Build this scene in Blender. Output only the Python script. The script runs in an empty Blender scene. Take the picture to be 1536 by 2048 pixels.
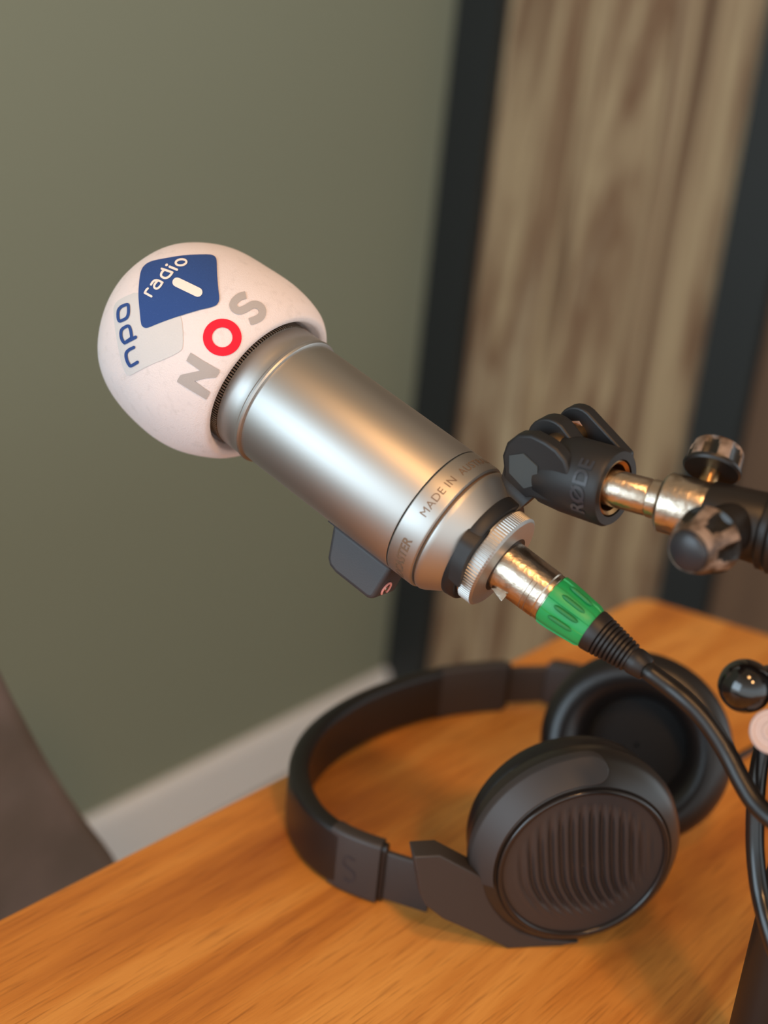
import bpy, bmesh, math, random
from mathutils import Vector, Matrix, noise
from mathutils.bvhtree import BVHTree
from mathutils.geometry import delaunay_2d_cdt
random.seed(4)
PI = math.pi
SC = bpy.context.scene
COL = SC.collection

# ------------------------------------------------------------------ camera
F = 2500.0                       # focal length in pixels of the 1536x2048 frame
TZ = 0.75                        # table top height
CAMZ = TZ + 0.346
down = Vector((-700, 6776, 2500)).normalized()       # world down in camera axes (x right, y down, z forward)
up = -down
yv = (Vector((0, 0, 1)) - up * up.z).normalized()
xv = yv.cross(up)
R = Matrix((xv, yv, up))         # camera axes -> world
CAMP = Vector((0, 0, CAMZ))


def W(c):                        # direction in camera axes -> world direction
    return R @ Vector(c)


def P(px, py, z):                # a point seen at pixel px,py at the depth z
    return CAMP + W(((px - 768) / F * z, (py - 1024) / F * z, z))


def ray(px, py):
    return W(((px - 768) / F, (py - 1024) / F, 1.0))


def TP(px, py, h=0.0):           # point on the horizontal plane h above the table top
    d = ray(px, py)
    return CAMP + d * ((TZ + h - CAMZ) / d.z)


def PL(px, py, o, n):            # point on the plane through o with normal n
    d = ray(px, py)
    return CAMP + d * ((o - CAMP).dot(n) / d.dot(n))


cam = bpy.data.cameras.new('camera')
cam.sensor_fit = 'VERTICAL'
cam.sensor_height = 36.0
cam.lens = F / 2048 * 36.0
cam.clip_start = 0.01
cam.dof.use_dof = True
cam.dof.focus_distance = 0.452
cam.dof.aperture_fstop = 4.8
camo = bpy.data.objects.new('camera', cam)
COL.objects.link(camo)
cx, cy, cz = W((1, 0, 0)), W((0, -1, 0)), W((0, 0, -1))
camo.matrix_world = Matrix(((cx.x, cy.x, cz.x, CAMP.x), (cx.y, cy.y, cz.y, CAMP.y), (cx.z, cy.z, cz.z, CAMP.z), (0, 0, 0, 1)))
SC.camera = camo

SC.view_settings.view_transform = 'Standard'
SC.view_settings.look = 'None'
SC.view_settings.gamma = 1.0
SC.view_settings.use_curve_mapping = False
SC.view_settings.exposure = 0.08
SC.cycles.use_denoising = True

# ------------------------------------------------------------------ world and lights
wd = bpy.data.worlds.new('world')
SC.world = wd
wd.use_nodes = True
bg = wd.node_tree.nodes['Background']
bg.inputs[0].default_value = (0.60, 0.62, 0.62, 1)
bg.inputs[1].default_value = 2.3
wt = wd.node_tree
wtc = wt.nodes.new('ShaderNodeTexCoord')
wsx = wt.nodes.new('ShaderNodeSeparateXYZ')
wmr = wt.nodes.new('ShaderNodeMapRange')
wmr.inputs['From Min'].default_value = -1.0
wrp = wt.nodes.new('ShaderNodeValToRGB')
wcr = wrp.color_ramp
for e_, c_ in ((0.10, (0.34, 0.32, 0.30)), (0.42, (0.58, 0.60, 0.60)), (0.56, (0.62, 0.71, 0.76)), (0.72, (0.28, 0.26, 0.23)), (0.95, (0.12, 0.09, 0.06))):
    el_ = wcr.elements.new(e_)
    el_.color = (*c_, 1)
wcr.elements.remove(wcr.elements[0])
wcr.elements.remove(wcr.elements[-1])
wt.links.new(wtc.outputs['Generated'], wsx.inputs[0])
wt.links.new(wsx.outputs['Z'], wmr.inputs['Value'])
wt.links.new(wmr.outputs[0], wrp.inputs['Fac'])
wt.links.new(wrp.outputs['Color'], bg.inputs[0])


def area(name, loc, target, size, power, color, sy=None, shape='RECTANGLE', spread=180):
    l = bpy.data.lights.new(name, 'AREA')
    l.shape = shape
    l.size = size
    l.size_y = sy or size
    l.energy = power
    l.color = color
    l.spread = math.radians(spread)
    o = bpy.data.objects.new(name, l)
    COL.objects.link(o)
    o.location = loc
    o.rotation_euler = (Vector(target) - Vector(loc)).to_track_quat('-Z', 'Y').to_euler()
    return o


def at_angle(az, el, d):         # azimuth left of straight behind the camera, elevation, distance
    a, e = math.radians(az), math.radians(el)
    return CAMP + Vector((-math.sin(a) * math.cos(e), -math.cos(a) * math.cos(e), math.sin(e))) * d


aim = Vector((0.02, 0.45, 0.95))
area('window_light', at_angle(66, 8, 2.1), aim, 1.9, 33, (0.62, 0.83, 1.0), 1.3)
area('ceiling_spot_overhead', at_angle(-12, 74, 1.35), aim, 0.26, 2.6, (1.0, 0.50, 0.18), 0.26, 'DISK', 110)
area('ceiling_spot_behind', at_angle(-26, 46, 2.0), aim, 0.22, 2.0, (1.0, 0.52, 0.20), 0.22, 'DISK', 70)


# ------------------------------------------------------------------ materials
def lin(c):
    return tuple(((v / 255) / 12.92 if v / 255 <= 0.04045 else ((v / 255 + 0.055) / 1.055) ** 2.4) for v in c) + (1,)


def mat(name, rgb, rough=0.5, metal=0.0, bump=None, coat=0.0, spec=None, vary=None, sheen=0.0):
    m = bpy.data.materials.new(name)
    m.use_nodes = True
    nt = m.node_tree
    b = nt.nodes['Principled BSDF']
    b.inputs['Base Color'].default_value = lin(rgb)
    b.inputs['Roughness'].default_value = rough
    b.inputs['Metallic'].default_value = metal
    b.inputs['Coat Weight'].default_value = coat
    b.inputs['Coat Roughness'].default_value = 0.1
    if sheen:
        b.inputs['Sheen Weight'].default_value = sheen
    if spec is not None:
        b.inputs['Specular IOR Level'].default_value = spec
    tc = None
    if bump or vary:
        tc = nt.nodes.new('ShaderNodeTexCoord')
    if bump:
        sc, st, dist = bump
        nz = nt.nodes.new('ShaderNodeTexNoise')
        nz.inputs['Scale'].default_value = sc
        nz.inputs['Detail'].default_value = 4
        bp = nt.nodes.new('ShaderNodeBump')
        bp.inputs['Strength'].default_value = st
        bp.inputs['Distance'].default_value = dist
        nt.links.new(tc.outputs['Object'], nz.inputs['Vector'])
        nt.links.new(nz.outputs['Fac'], bp.inputs['Height'])
        nt.links.new(bp.outputs['Normal'], b.inputs['Normal'])
    if vary:                     # (scale, other colour, low, high)
        sc, c2, lo, hi = vary
        nz = nt.nodes.new('ShaderNodeTexNoise')
        nz.inputs['Scale'].default_value = sc
        nz.inputs['Detail'].default_value = 6
        rp = nt.nodes.new('ShaderNodeValToRGB')
        rp.color_ramp.elements[0].position = lo
        rp.color_ramp.elements[1].position = hi
        rp.color_ramp.elements[0].color = lin(rgb)
        rp.color_ramp.elements[1].color = lin(c2)
        nt.links.new(tc.outputs['Object'], nz.inputs['Vector'])
        nt.links.new(nz.outputs['Fac'], rp.inputs['Fac'])
        nt.links.new(rp.outputs['Color'], b.inputs['Base Color'])
    return m


def wood(name, angle, stretch, stops, rough, fine=None, scale=1.0, vertical=False, coat=0.0):
    m = bpy.data.materials.new(name)
    m.use_nodes = True
    nt = m.node_tree
    N, L = nt.nodes.new, nt.links.new
    b = nt.nodes['Principled BSDF']
    tc = N('ShaderNodeTexCoord')
    rot = N('ShaderNodeMapping')
    rot.inputs['Rotation'].default_value = (0, 0, angle)
    mp = N('ShaderNodeMapping')
    mp.inputs['Scale'].default_value = (1, 1, stretch) if vertical else (stretch, 1, 1)
    L(tc.outputs['Object'], rot.inputs['Vector'])
    L(rot.outputs['Vector'], mp.inputs['Vector'])
    n1 = N('ShaderNodeTexNoise')
    n1.inputs['Scale'].default_value = 14 * scale
    n1.inputs['Detail'].default_value = 6
    n1.inputs['Roughness'].default_value = 0.6
    n1.inputs['Distortion'].default_value = 0.6
    L(mp.outputs['Vector'], n1.inputs['Vector'])
    rp = N('ShaderNodeValToRGB')
    cr = rp.color_ramp
    while len(cr.elements) < len(stops):
        cr.elements.new(0.5)
    for e, (pos, c) in zip(cr.elements, stops):
        e.position = pos
        e.color = lin(c)
    L(n1.outputs['Fac'], rp.inputs['Fac'])
    out = rp.outputs['Color']
    if fine:
        f_sc, f_col, amt = fine
        mp2 = N('ShaderNodeMapping')
        mp2.inputs['Scale'].default_value = (1, 1, stretch * 0.5) if vertical else (stretch * 0.5, 1, 1)
        L(rot.outputs['Vector'], mp2.inputs['Vector'])
        n2 = N('ShaderNodeTexNoise')
        n2.inputs['Scale'].default_value = f_sc
        n2.inputs['Detail'].default_value = 3
        L(mp2.outputs['Vector'], n2.inputs['Vector'])
        r2 = N('ShaderNodeMapRange')
        r2.inputs['From Min'].default_value = 0.54
        r2.inputs['From Max'].default_value = 0.72
        r2.inputs['To Max'].default_value = amt
        L(n2.outputs['Fac'], r2.inputs['Value'])
        mx = N('ShaderNodeMix')
        mx.data_type = 'RGBA'
        L(r2.outputs['Result'], mx.inputs['Factor'])
        L(out, mx.inputs['A'])
        mx.inputs['B'].default_value = lin(f_col)
        out = mx.outputs['Result']
        bp = N('ShaderNodeBump')
        bp.inputs['Strength'].default_value = 0.35
        bp.inputs['Distance'].default_value = 0.0008
        bp.invert = True
        L(n2.outputs['Fac'], bp.inputs['Height'])
        L(bp.outputs['Normal'], b.inputs['Normal'])
    L(out, b.inputs['Base Color'])
    b.inputs['Roughness'].default_value = rough
    b.inputs['Coat Weight'].default_value = coat
    return m


M = {}
M['foam'] = mat('foam', (228, 216, 214), 0.95, bump=(1900, 0.40, 0.0007), vary=(260, (212, 200, 197), 0.56, 0.80), sheen=0.2)
M['foam_grey'] = mat('flock_pale_grey', (206, 203, 202), 0.95, bump=(1500, 0.25, 0.0006))
M['flock_grey'] = mat('flock_grey', (172, 164, 160), 0.95, bump=(1500, 0.2, 0.0005))
M['flock_blue'] = mat('flock_blue', (40, 72, 132), 0.95, bump=(1500, 0.3, 0.0006), vary=(2500, (66, 98, 158), 0.62, 0.8))
M['flock_red'] = mat('flock_red', (238, 22, 48), 0.9, bump=(1500, 0.2, 0.0005))
M['flock_white'] = mat('flock_white', (240, 226, 216), 0.95, bump=(1500, 0.2, 0.0005))
M['satin'] = mat('satin_aluminium', (184, 183, 180), 0.46, 1.0, bump=(2600, 0.06, 0.0002))
M['satin_bright'] = mat('bright_aluminium_ring', (215, 208, 198), 0.22, 1.0)
M['engrave'] = mat('engraved_grey', (128, 104, 84), 0.6, 0.4)
M['grille'] = mat('black_grille', (22, 18, 18), 0.4, 0.6)
M['nickel'] = mat('scratched_nickel', (205, 192, 176), 0.28, 1.0, bump=(420, 0.35, 0.0006), vary=(160, (140, 118, 96), 0.5, 0.8))
M['brass'] = mat('worn_brass', (190, 150, 105), 0.3, 1.0, bump=(300, 0.2, 0.0005))
M['mount'] = mat('black_glassfilled_plastic', (24, 24, 26), 0.5, bump=(1400, 0.12, 0.0003))
M['letter'] = mat('raised_letter_lightened', (50, 50, 55), 0.3)  # lighter than the black mount: light caught by raised letters put into the colour
M['bolt'] = mat('grey_bolt', (62, 68, 70), 0.55, bump=(1800, 0.2, 0.0003))
M['box'] = mat('charcoal_plastic', (56, 54, 57), 0.5, bump=(1600, 0.1, 0.0003))
M['pink'] = mat('pink_marking', (225, 150, 140), 0.6)
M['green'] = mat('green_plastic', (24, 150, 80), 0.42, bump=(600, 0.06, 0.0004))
M['green_dark'] = mat('green_plastic_darker', (13, 116, 58), 0.5)  # ribs coloured darker than the green collar
M['rubber'] = mat('black_rubber', (25, 20, 19), 0.48)
M['cable'] = mat('black_cable', (20, 17, 16), 0.38)
M['gloss_cable'] = mat('glossy_black_cable', (24, 23, 24), 0.2)
M['stand'] = mat('black_powder_steel', (26, 21, 18), 0.42, 0.0)
M['knob'] = mat('worn_black_knob', (34, 28, 22), 0.4, vary=(110, (176, 140, 112), 0.60, 0.66), bump=(300, 0.15, 0.0004))
M['knobworn'] = mat('knob_worn_to_metal', (140, 118, 102), 0.42, 0.0, vary=(150, (70, 52, 38), 0.42, 0.60), bump=(400, 0.2, 0.0004))
M['knobblack'] = mat('knob_flute_black', (26, 21, 16), 0.35)
M['cap'] = mat('knob_cap_black', (40, 40, 44), 0.35)
M['ball'] = mat('gloss_ball_black', (16, 13, 12), 0.09, coat=0.6)
M['washer'] = mat('pale_pink_washer', (188, 162, 152), 0.45)
M['hp'] = mat('headphone_matte_black', (56, 51, 50), 0.5)
M['hp_shell'] = mat('headphone_satin_shell', (40, 34, 30), 0.30)
M['hp_soft'] = mat('headphone_leatherette', (25, 22, 22), 0.36, bump=(500, 0.12, 0.0004))
M['hp_gloss'] = mat('headphone_gloss_ring', (40, 33, 30), 0.16)
M['hp_face'] = mat('headphone_faceplate', (56, 50, 49), 0.36)
M['hp_dark'] = mat('headphone_inner_fabric', (14, 12, 12), 0.9)
M['wall'] = mat('sage_grey_paint', (138, 142, 122), 0.75, bump=(180, 0.08, 0.001))
M['white'] = mat('white_skirting_paint', (236, 234, 231), 0.5)
M['steel'] = mat('black_steel_post', (30, 33, 33), 0.55)
M['floor'] = mat('greybrown_floor', (128, 116, 106), 0.6)
M['chair'] = mat('dark_brown_leather', (100, 90, 83), 0.6, bump=(90, 0.2, 0.002), vary=(14, (126, 112, 108), 0.35, 0.7))
GR = math.atan2(0.408, 0.327)
M['table'] = wood('orange_oak', -GR, 0.10,
                  [(0.30, (168, 94, 34)), (0.45, (216, 140, 60)), (0.58, (238, 168, 84)), (0.74, (200, 122, 48))],
                  0.42, fine=(760, (132, 74, 28), 0.50), scale=1.6, coat=0.12)
M['planks'] = wood('weathered_planks', 0.0, 0.09,
                   [(0.28, (78, 56, 38)), (0.42, (128, 100, 74)), (0.50, (182, 160, 126)), (0.58, (124, 92, 66)), (0.70, (205, 188, 154))],
                   0.7, scale=0.75, vertical=True)
M['planks_dark'] = wood('dark_planks', 0.0, 0.09,
                        [(0.30, (84, 62, 46)), (0.5, (112, 86, 64)), (0.72, (92, 74, 66))], 0.7, scale=0.5, vertical=True)


# ------------------------------------------------------------------ mesh helpers
def obj(name, verts, faces, m, parent=None, smooth=True, angle=35, origin=None, extra=None, fmat=None):
    """one mesh object; world coordinates in verts; parented parts keep world coordinates"""
    o3 = origin if origin is not None else (parent.matrix_basis.translation.copy() if parent and not parent.parent else None)
    if parent is not None:
        base = WL[parent.name]
    else:
        base = Vector((0, 0, 0))
    if origin is None:
        origin = base if parent is not None else sum((Vector(v) for v in verts), Vector()) / max(1, len(verts))
        if parent is None:
            origin.z = min(Vector(v).z for v in verts)
    me = bpy.data.meshes.new(name)
    me.from_pydata([tuple(Vector(v) - origin) for v in verts], [], faces)
    me.materials.append(m)
    for e in (extra or []):
        me.materials.append(e)
    if fmat:
        for p, i in zip(me.polygons, fmat):
            p.material_index = i
    bm = bmesh.new()
    bm.from_mesh(me)
    if name not in OPEN:
        bmesh.ops.recalc_face_normals(bm, faces=bm.faces)
    bm.to_mesh(me)
    bm.free()
    if smooth:
        me.polygons.foreach_set('use_smooth', [True] * len(me.polygons))
        me.set_sharp_from_angle(angle=math.radians(angle))
    me.update()
    o = bpy.data.objects.new(name, me)
    COL.objects.link(o)
    if parent is not None:
        o.parent = parent
    o.location = origin - base
    WL[o.name] = origin.copy()
    return o


WL = {}
OPEN = set()


def thing(name, label, cat, loc, group=None, kind=None):
    o = bpy.data.objects.new(name, None)
    COL.objects.link(o)
    o.location = loc
    o.empty_display_size = 0.02
    WL[o.name] = Vector(loc)
    tag(o, label, cat, group, kind)
    return o


def tag(o, label=None, cat=None, group=None, kind=None):
    if label:
        o['label'] = label
    if cat:
        o['category'] = cat
    if group:
        o['group'] = group
    if kind:
        o['kind'] = kind
    return o


def frame(axis, hint):
    a = Vector(axis).normalized()
    h = Vector(hint)
    e1 = (h - a * h.dot(a)).normalized()
    e2 = a.cross(e1)
    return a, e1, e2


def lathe(prof, o, fr, seg=64, cap0=False, cap1=False, rfun=None):
    a, e1, e2 = fr
    V, Fc = [], []
    n = len(prof)
    for k, (s, r) in enumerate(prof):
        for i in range(seg):
            t = 2 * PI * i / seg
            rr = rfun(k, t, r) if rfun else r
            V.append(o + a * s + e1 * (rr * math.cos(t)) + e2 * (rr * math.sin(t)))
    for k in range(n - 1):
        for i in range(seg):
            j = (i + 1) % seg
            Fc.append((k * seg + i, k * seg + j, (k + 1) * seg + j, (k + 1) * seg + i))
    if cap0:
        Fc.append(tuple(range(seg))[::-1])
    if cap1:
        Fc.append(tuple(range((n - 1) * seg, n * seg)))
    return V, Fc


def smoothpath(pts, n=8, closed=False):
    pts = [Vector(p) for p in pts]
    out = []
    N = len(pts)
    rng = range(N) if closed else range(N - 1)
    for i in rng:
        if closed:
            p0, p1, p2, p3 = pts[(i - 1) % N], pts[i], pts[(i + 1) % N], pts[(i + 2) % N]
        else:
            p0, p1, p2, p3 = pts[max(i - 1, 0)], pts[i], pts[i + 1], pts[min(i + 2, N - 1)]
        for k in range(n):
            t = k / n
            out.append(0.5 * ((2 * p1) + (p2 - p0) * t + (2 * p0 - 5 * p1 + 4 * p2 - p3) * t * t + (3 * p1 - p0 - 3 * p2 + p3) * t ** 3))
    if not closed:
        out.append(pts[-1].copy())
    return out


def tube(pts, r, seg=20, cap=True):
    V, Fc = [], []
    n = len(pts)
    prev = None
    for i, p in enumerate(pts):
        t = (pts[min(i + 1, n - 1)] - pts[max(i - 1, 0)]).normalized()
        if prev is None:
            h = Vector((0, 0, 1)) if abs(t.z) < 0.9 else Vector((1, 0, 0))
            e = (h - t * h.dot(t)).normalized()
        else:
            e = (prev - t * prev.dot(t)).normalized()
        prev = e
        f = t.cross(e)
        rr = r(i / (n - 1)) if callable(r) else r
        for k in range(seg):
            a = 2 * PI * k / seg
            V.append(p + e * (rr * math.cos(a)) + f * (rr * math.sin(a)))
    for i in range(n - 1):
        for k in range(seg):
            j = (k + 1) % seg
            Fc.append((i * seg + k, i * seg + j, (i + 1) * seg + j, (i + 1) * seg + k))
    if cap:
        Fc.append(tuple(range(seg)))
        Fc.append(tuple(range((n - 1) * seg, n * seg)))
    return V, Fc


def sweep(pts, sec, upv, scalef=None, cap=True):
    """sweep a closed 2D section (side, height) along pts; height along upv"""
    V, Fc = [], []
    n, m = len(pts), len(sec)
    for i, p in enumerate(pts):
        t = (pts[min(i + 1, n - 1)] - pts[max(i - 1, 0)])
        t = (t - upv * t.dot(upv)).normalized()
        s = t.cross(upv)
        for (a, b) in sec:
            if scalef:
                a, b = scalef(i / (n - 1), a, b)
            V.append(p + s * a + upv * b)
    for i in range(n - 1):
        for k in range(m):
            j = (k + 1) % m
            Fc.append((i * m + k, i * m + j, (i + 1) * m + j, (i + 1) * m + k))
    if cap:
        Fc.append(tuple(range(m)))
        Fc.append(tuple(range((n - 1) * m, n * m)))
    return V, Fc


def rrect(w, h, r, n=5, cx=0, cy=0):
    out = []
    for (sx, sy, a0) in ((1, 1, 0), (-1, 1, 90), (-1, -1, 180), (1, -1, 270)):
        for k in range(n + 1):
            a = math.radians(a0 + 90 * k / n)
            out.append((cx + sx * (w / 2 - r) + r * math.cos(a), cy + sy * (h / 2 - r) + r * math.sin(a)))
    return out


def prism(poly, thick, bevel=0.0):
    """poly: list of world points (planar), thick: vector"""
    n = len(poly)
    V = [Vector(p) for p in poly] + [Vector(p) + thick for p in poly]
    Fc = [tuple(range(n)), tuple(range(n, 2 * n))[::-1]]
    for i in range(n):
        j = (i + 1) % n
        Fc.append((i, j, n + j, n + i))
    return V, Fc


def join(*parts):
    V, Fc = [], []
    for v, f in parts:
        o = len(V)
        V += list(v)
        Fc += [tuple(i + o for i in x) for x in f]
    return V, Fc


def boxv(c, ex, ey, ez):
    """box with centre c and half vectors"""
    V = [c + ex * a + ey * b + ez * d for a in (-1, 1) for b in (-1, 1) for d in (-1, 1)]
    Fc = [(0, 1, 3, 2), (4, 6, 7, 5), (0, 4, 5, 1), (2, 3, 7, 6), (0, 2, 6, 4), (1, 5, 7, 3)]
    return V, Fc


def bevel(o, w, seg=3, ang=30):
    b = o.modifiers.new('bevel', 'BEVEL')
    b.width = w
    b.segments = seg
    b.limit_method = 'ANGLE'
    b.angle_limit = math.radians(ang)
    b.harden_normals = False
    return o


def loft(secs, cen, u, v, n, seg=72, cap0=True, cap1=True):
    """secs: (depth along n, du, dv, ru, rv)"""
    V, Fc = [], []
    for (d, du, dv, ru, rv) in secs:
        for i in range(seg):
            t = 2 * PI * i / seg
            V.append(cen + n * d + u * (du + ru * math.cos(t)) + v * (dv + rv * math.sin(t)))
    for k in range(len(secs) - 1):
        for i in range(seg):
            j = (i + 1) % seg
            Fc.append((k * seg + i, k * seg + j, (k + 1) * seg + j, (k + 1) * seg + i))
    if cap0:
        Fc.append(tuple(range(seg))[::-1])
    if cap1:
        Fc.append(tuple(range((len(secs) - 1) * seg, len(secs) * seg)))
    return V, Fc


def textmesh(s, size, spacing=1.0, bold=0.0):
    cu = bpy.data.curves.new('t', 'FONT')
    cu.body = s
    cu.size = size
    cu.space_character = spacing
    cu.offset = bold
    cu.resolution_u = 4
    o = bpy.data.objects.new('t', cu)
    COL.objects.link(o)
    dg = bpy.context.evaluated_depsgraph_get()
    dg.update()
    me = bpy.data.meshes.new_from_object(o.evaluated_get(dg))
    bm = bmesh.new()
    bm.from_mesh(me)
    bmesh.ops.triangulate(bm, faces=bm.faces)
    for _ in range(2):
        lo = [e for e in bm.edges if e.calc_length() > size * 0.25]
        if lo:
            bmesh.ops.subdivide_edges(bm, edges=lo, cuts=1)
            bmesh.ops.triangulate(bm, faces=bm.faces)
    V = [v.co.copy() for v in bm.verts]
    Fc = [tuple(v.index for v in f.verts) for f in bm.faces]
    bm.free()
    bpy.data.objects.remove(o)
    bpy.data.curves.remove(cu)
    bpy.data.meshes.remove(me)
    return V, Fc


# ------------------------------------------------------------------ the room
def quadbox(name, c, ex, ey, ez, m, parent=None, label=None):
    V, Fc = boxv(c, ex, ey, ez)
    o = obj(name, V, Fc, m, parent, smooth=False)
    return o


wdir = Vector((0.594, 0.805, 0)).normalized()        # along the sage wall
wn = Vector((0.805, -0.594, 0)).normalized()         # out of that wall, into the room
corner = Vector((0.040, 1.952, 0))                   # foot of the wall where the black frame begins
Z = Vector((0, 0, 1))
w = quadbox('wall_left', corner - wdir * 1.35 - wn * 0.05 + Z * 1.3, wdir * 1.35, wn * 0.05, Z * 1.3, M['wall'])
tag(w, kind='structure')
bsec = [(0, 0), (0.014, 0), (0.014, 0.085), (0.011, 0.094), (0.006, 0.100), (0, 0.100)]
b0, b1 = corner - wdir * 2.7, corner - wdir * 0.0
V = []
for p in (b0, b1):
    V += [p + wn * a + Z * h for a, h in bsec]
n6 = len(bsec)
Fc = [tuple(range(n6)), tuple(range(n6, 2 * n6))] + [(i, (i + 1) % n6, n6 + (i + 1) % n6, n6 + i) for i in range(n6)]
tag(obj('baseboard_left', V, Fc, M['white'], smooth=False), kind='structure')
fl = quadbox('floor', Vector((0.3, 0.6, -0.02)), Vector((2.9, 0, 0)), Vector((0, 2.9, 0)), Z * 0.02, M['floor'])
tag(fl, kind='structure')


# door with black steel frame and planks, facing the camera beyond the corner
def on_door(px, py, off=0.0):
    return PL(px, py, corner + wn * 0 - wdir * off, wdir)


def door_x(px, py):              # metres along wn from the corner
    return (on_door(px, py) - corner).dot(wn)


xa0, xa1 = door_x(830, 800), door_x(922, 800)
xb0, xb1 = door_x(1400, 800), door_x(1503, 800)
dr = thing('door_1', None, None, corner, kind='structure')
HT = 2.6


def door_slab(name, x0, x1, t0, t1, m, z0=0.0, z1=HT):
    c = corner + wn * ((x0 + x1) / 2) + wdir * ((t0 + t1) / 2) + Z * ((z0 + z1) / 2)
    o = quadbox(name, c, wn * ((x1 - x0) / 2), wdir * ((t1 - t0) / 2), Z * ((z1 - z0) / 2), m, dr)
    return o


door_slab('frame_post', xa0, xa1, -0.02, 0.03, M['steel'])
door_slab('frame_post', xb0, xb1, -0.02, 0.03, M['steel'])
for i in range(3):               # three upright planks between the posts
    a = xa1 + (xb0 - xa1) * i / 3
    b = xa1 + (xb0 - xa1) * (i + 1) / 3
    pl = door_slab('plank', a, b - 0.002, 0.004 + 0.002 * (i % 2), 0.028, M['planks'])
door_slab('side_panel', xb1, xb1 + 0.9, 0.004, 0.028, M['planks_dark'])

# ------------------------------------------------------------------ table
TH = 0.032
e1 = Vector((0.327, 0.408, 0)).normalized()
C0 = Vector((0.188, 0.826, TZ))
A0 = C0 - e1 * 0.80
e2 = Vector((0.874, -0.486, 0)).normalized()
pts = [C0, C0 + e2 * 0.85, A0 + e2 * 0.95, A0]
tb = thing('table', 'orange oak table with straight grain carrying the headphones', 'table', (0.35, 0.25, 0))
# rounded corners
poly = []
for i, p in enumerate(pts):
    a = (pts[i - 1] - p).normalized()
    b = (pts[(i + 1) % 4] - p).normalized()
    r = 0.018
    for k in range(6):
        t = k / 5
        poly.append((p + a * r) * (1 - t) ** 2 + p * 2 * t * (1 - t) + (p + b * r) * t * t)
V, Fc = prism(poly, Vector((0, 0, -TH)))
top = obj('tabletop', V, Fc, M['table'], tb, smooth=False)
bevel(top, 0.003, 3, 50)
cenT = sum(pts, Vector()) / 4
for p in pts:
    q = p + (cenT - p).normalized() * 0.12
    V, Fc = boxv(Vector((q.x, q.y, (TZ - TH) / 2)), Vector((0.03, 0, 0)), Vector((0, 0.03, 0)), Z * ((TZ - TH) / 2))
    obj('leg', V, Fc, M['steel'], tb, smooth=False)

# ------------------------------------------------------------------ chair behind the table, at the left
en = Vector((-0.78, 0.625, 0)).normalized()          # away from the table's far edge
ex = Z.cross(en).normalized()
if ex.x > 0:
    ex = -ex                                         # along the edge, towards the left and the camera
co = C0 + en * 0.115
edge_px = [(-30, 1280), (-8, 1310), (14, 1352), (38, 1402), (68, 1458), (116, 1545), (174, 1634), (236, 1716), (290, 1815), (350, 1900)]
outline = [PL(x, y, co, en) for x, y in edge_px]
T0, L0 = outline[0], outline[-1]
ch = thing('padded_chair', 'dark brown padded chair pushed up to the left edge of the table', 'chair', (L0.x - 0.15, L0.y - 0.05, 0))
outline += [L0 - Z * 0.06 + ex * 0.03, L0 - Z * 0.07 + ex * 0.42, L0 + ex * 0.47 + Z * 0.02, T0 + ex * 0.40 - Z * 0.05, T0 + ex * 0.36 + Z * 0.01, T0 + ex * 0.18 + Z * 0.022, T0 + ex * 0.03 + Z * 0.012]
V, Fc = prism(smoothpath(outline, 4, True), en * 0.055)
bk = obj('backrest', V, Fc, M['chair'], ch, smooth=True, angle=60)
bevel(bk, 0.012, 5, 50)
zs = 0.43
seatc = Vector((L0.x, L0.y, 0)) + ex * 0.22 - en * 0.17 + Z * zs
V, Fc = boxv(seatc, ex * 0.22, en * 0.20, Z * 0.035)
st = obj('seat', V, Fc, M['chair'], ch, smooth=True, angle=60)
bevel(st, 0.02, 4)
for a in (-1, 1):
    q = seatc + ex * 0.16 * a + en * 0.195
    V, Fc = boxv(Vector((q.x, q.y, 0.52)), ex * 0.02, en * 0.008, Z * 0.11)
    obj('back_support', V, Fc, M['steel'], ch, smooth=False)
    for b in (-1, 1):
        q = seatc + ex * 0.18 * a + en * 0.16 * b
        V, Fc = lathe([(0, 0.012), (zs - 0.03, 0.018)], Vector((q.x, q.y, 0)), frame(Z, (1, 0, 0)), 16, True, True)
        obj('leg', V, Fc, M['steel'], ch)

# ------------------------------------------------------------------ microphone
A = P(1009, 1128, 0.441)
ax = W(Vector((0.750, 0.568, -0.34)).normalized())
mid = P(755, 939, 0.4614)
toc = (CAMP - mid).normalized()
axis, mq, mp_ = frame(ax, toc)      # q towards camera
upr = W((0.6, -0.8, 0))
if mp_.dot(upr) < 0:
    mp_ = -mp_
MF = (axis, mq, mp_)
mm = 0.001
mic = thing('microphone', 'silver broadcast microphone with engraved ring, tilted on its black mount', 'microphone', A + axis * -0.06)


def L(prof, seg=96, **k):
    return lathe([(s * mm, r * mm) for s, r in prof], A, MF, seg, **k)


V, Fc = L([(-33, 10), (-33, 25.6), (-33.0, 25.75), (-33.4, 25.9), (-100, 25.9), (-105, 25.7), (-105.2, 20)], 128)
obj('body', V, Fc, M['satin'], mic, angle=30)
V, Fc = L([(-105.0, 25), (-105.0, 26.2), (-105.3, 26.8), (-106.0, 27.1), (-106.9, 26.95), (-107.3, 26.6), (-107.6, 26.5), (-110, 26.6), (-116.6, 26.6), (-117.1, 26.4), (-117.2, 25.6), (-117.2, 22)], 128)
obj('collar', V, Fc, M['satin'], mic, angle=28)
V, Fc = L([(-32.6, 10), (-32.6, 25.6), (-32.2, 25.9), (-22.6, 25.9), (-22.0, 25.7), (-21.6, 25.1), (-21.6, 10)], 128)
obj('engraved_ring', V, Fc, M['satin'], mic, angle=30)
V, Fc = L([(-21.8, 10), (-21.8, 23.9), (-20.6, 23.9), (-20.6, 10)], 128)
obj('seam', V, Fc, M['engrave'], mic, angle=30)
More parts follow.
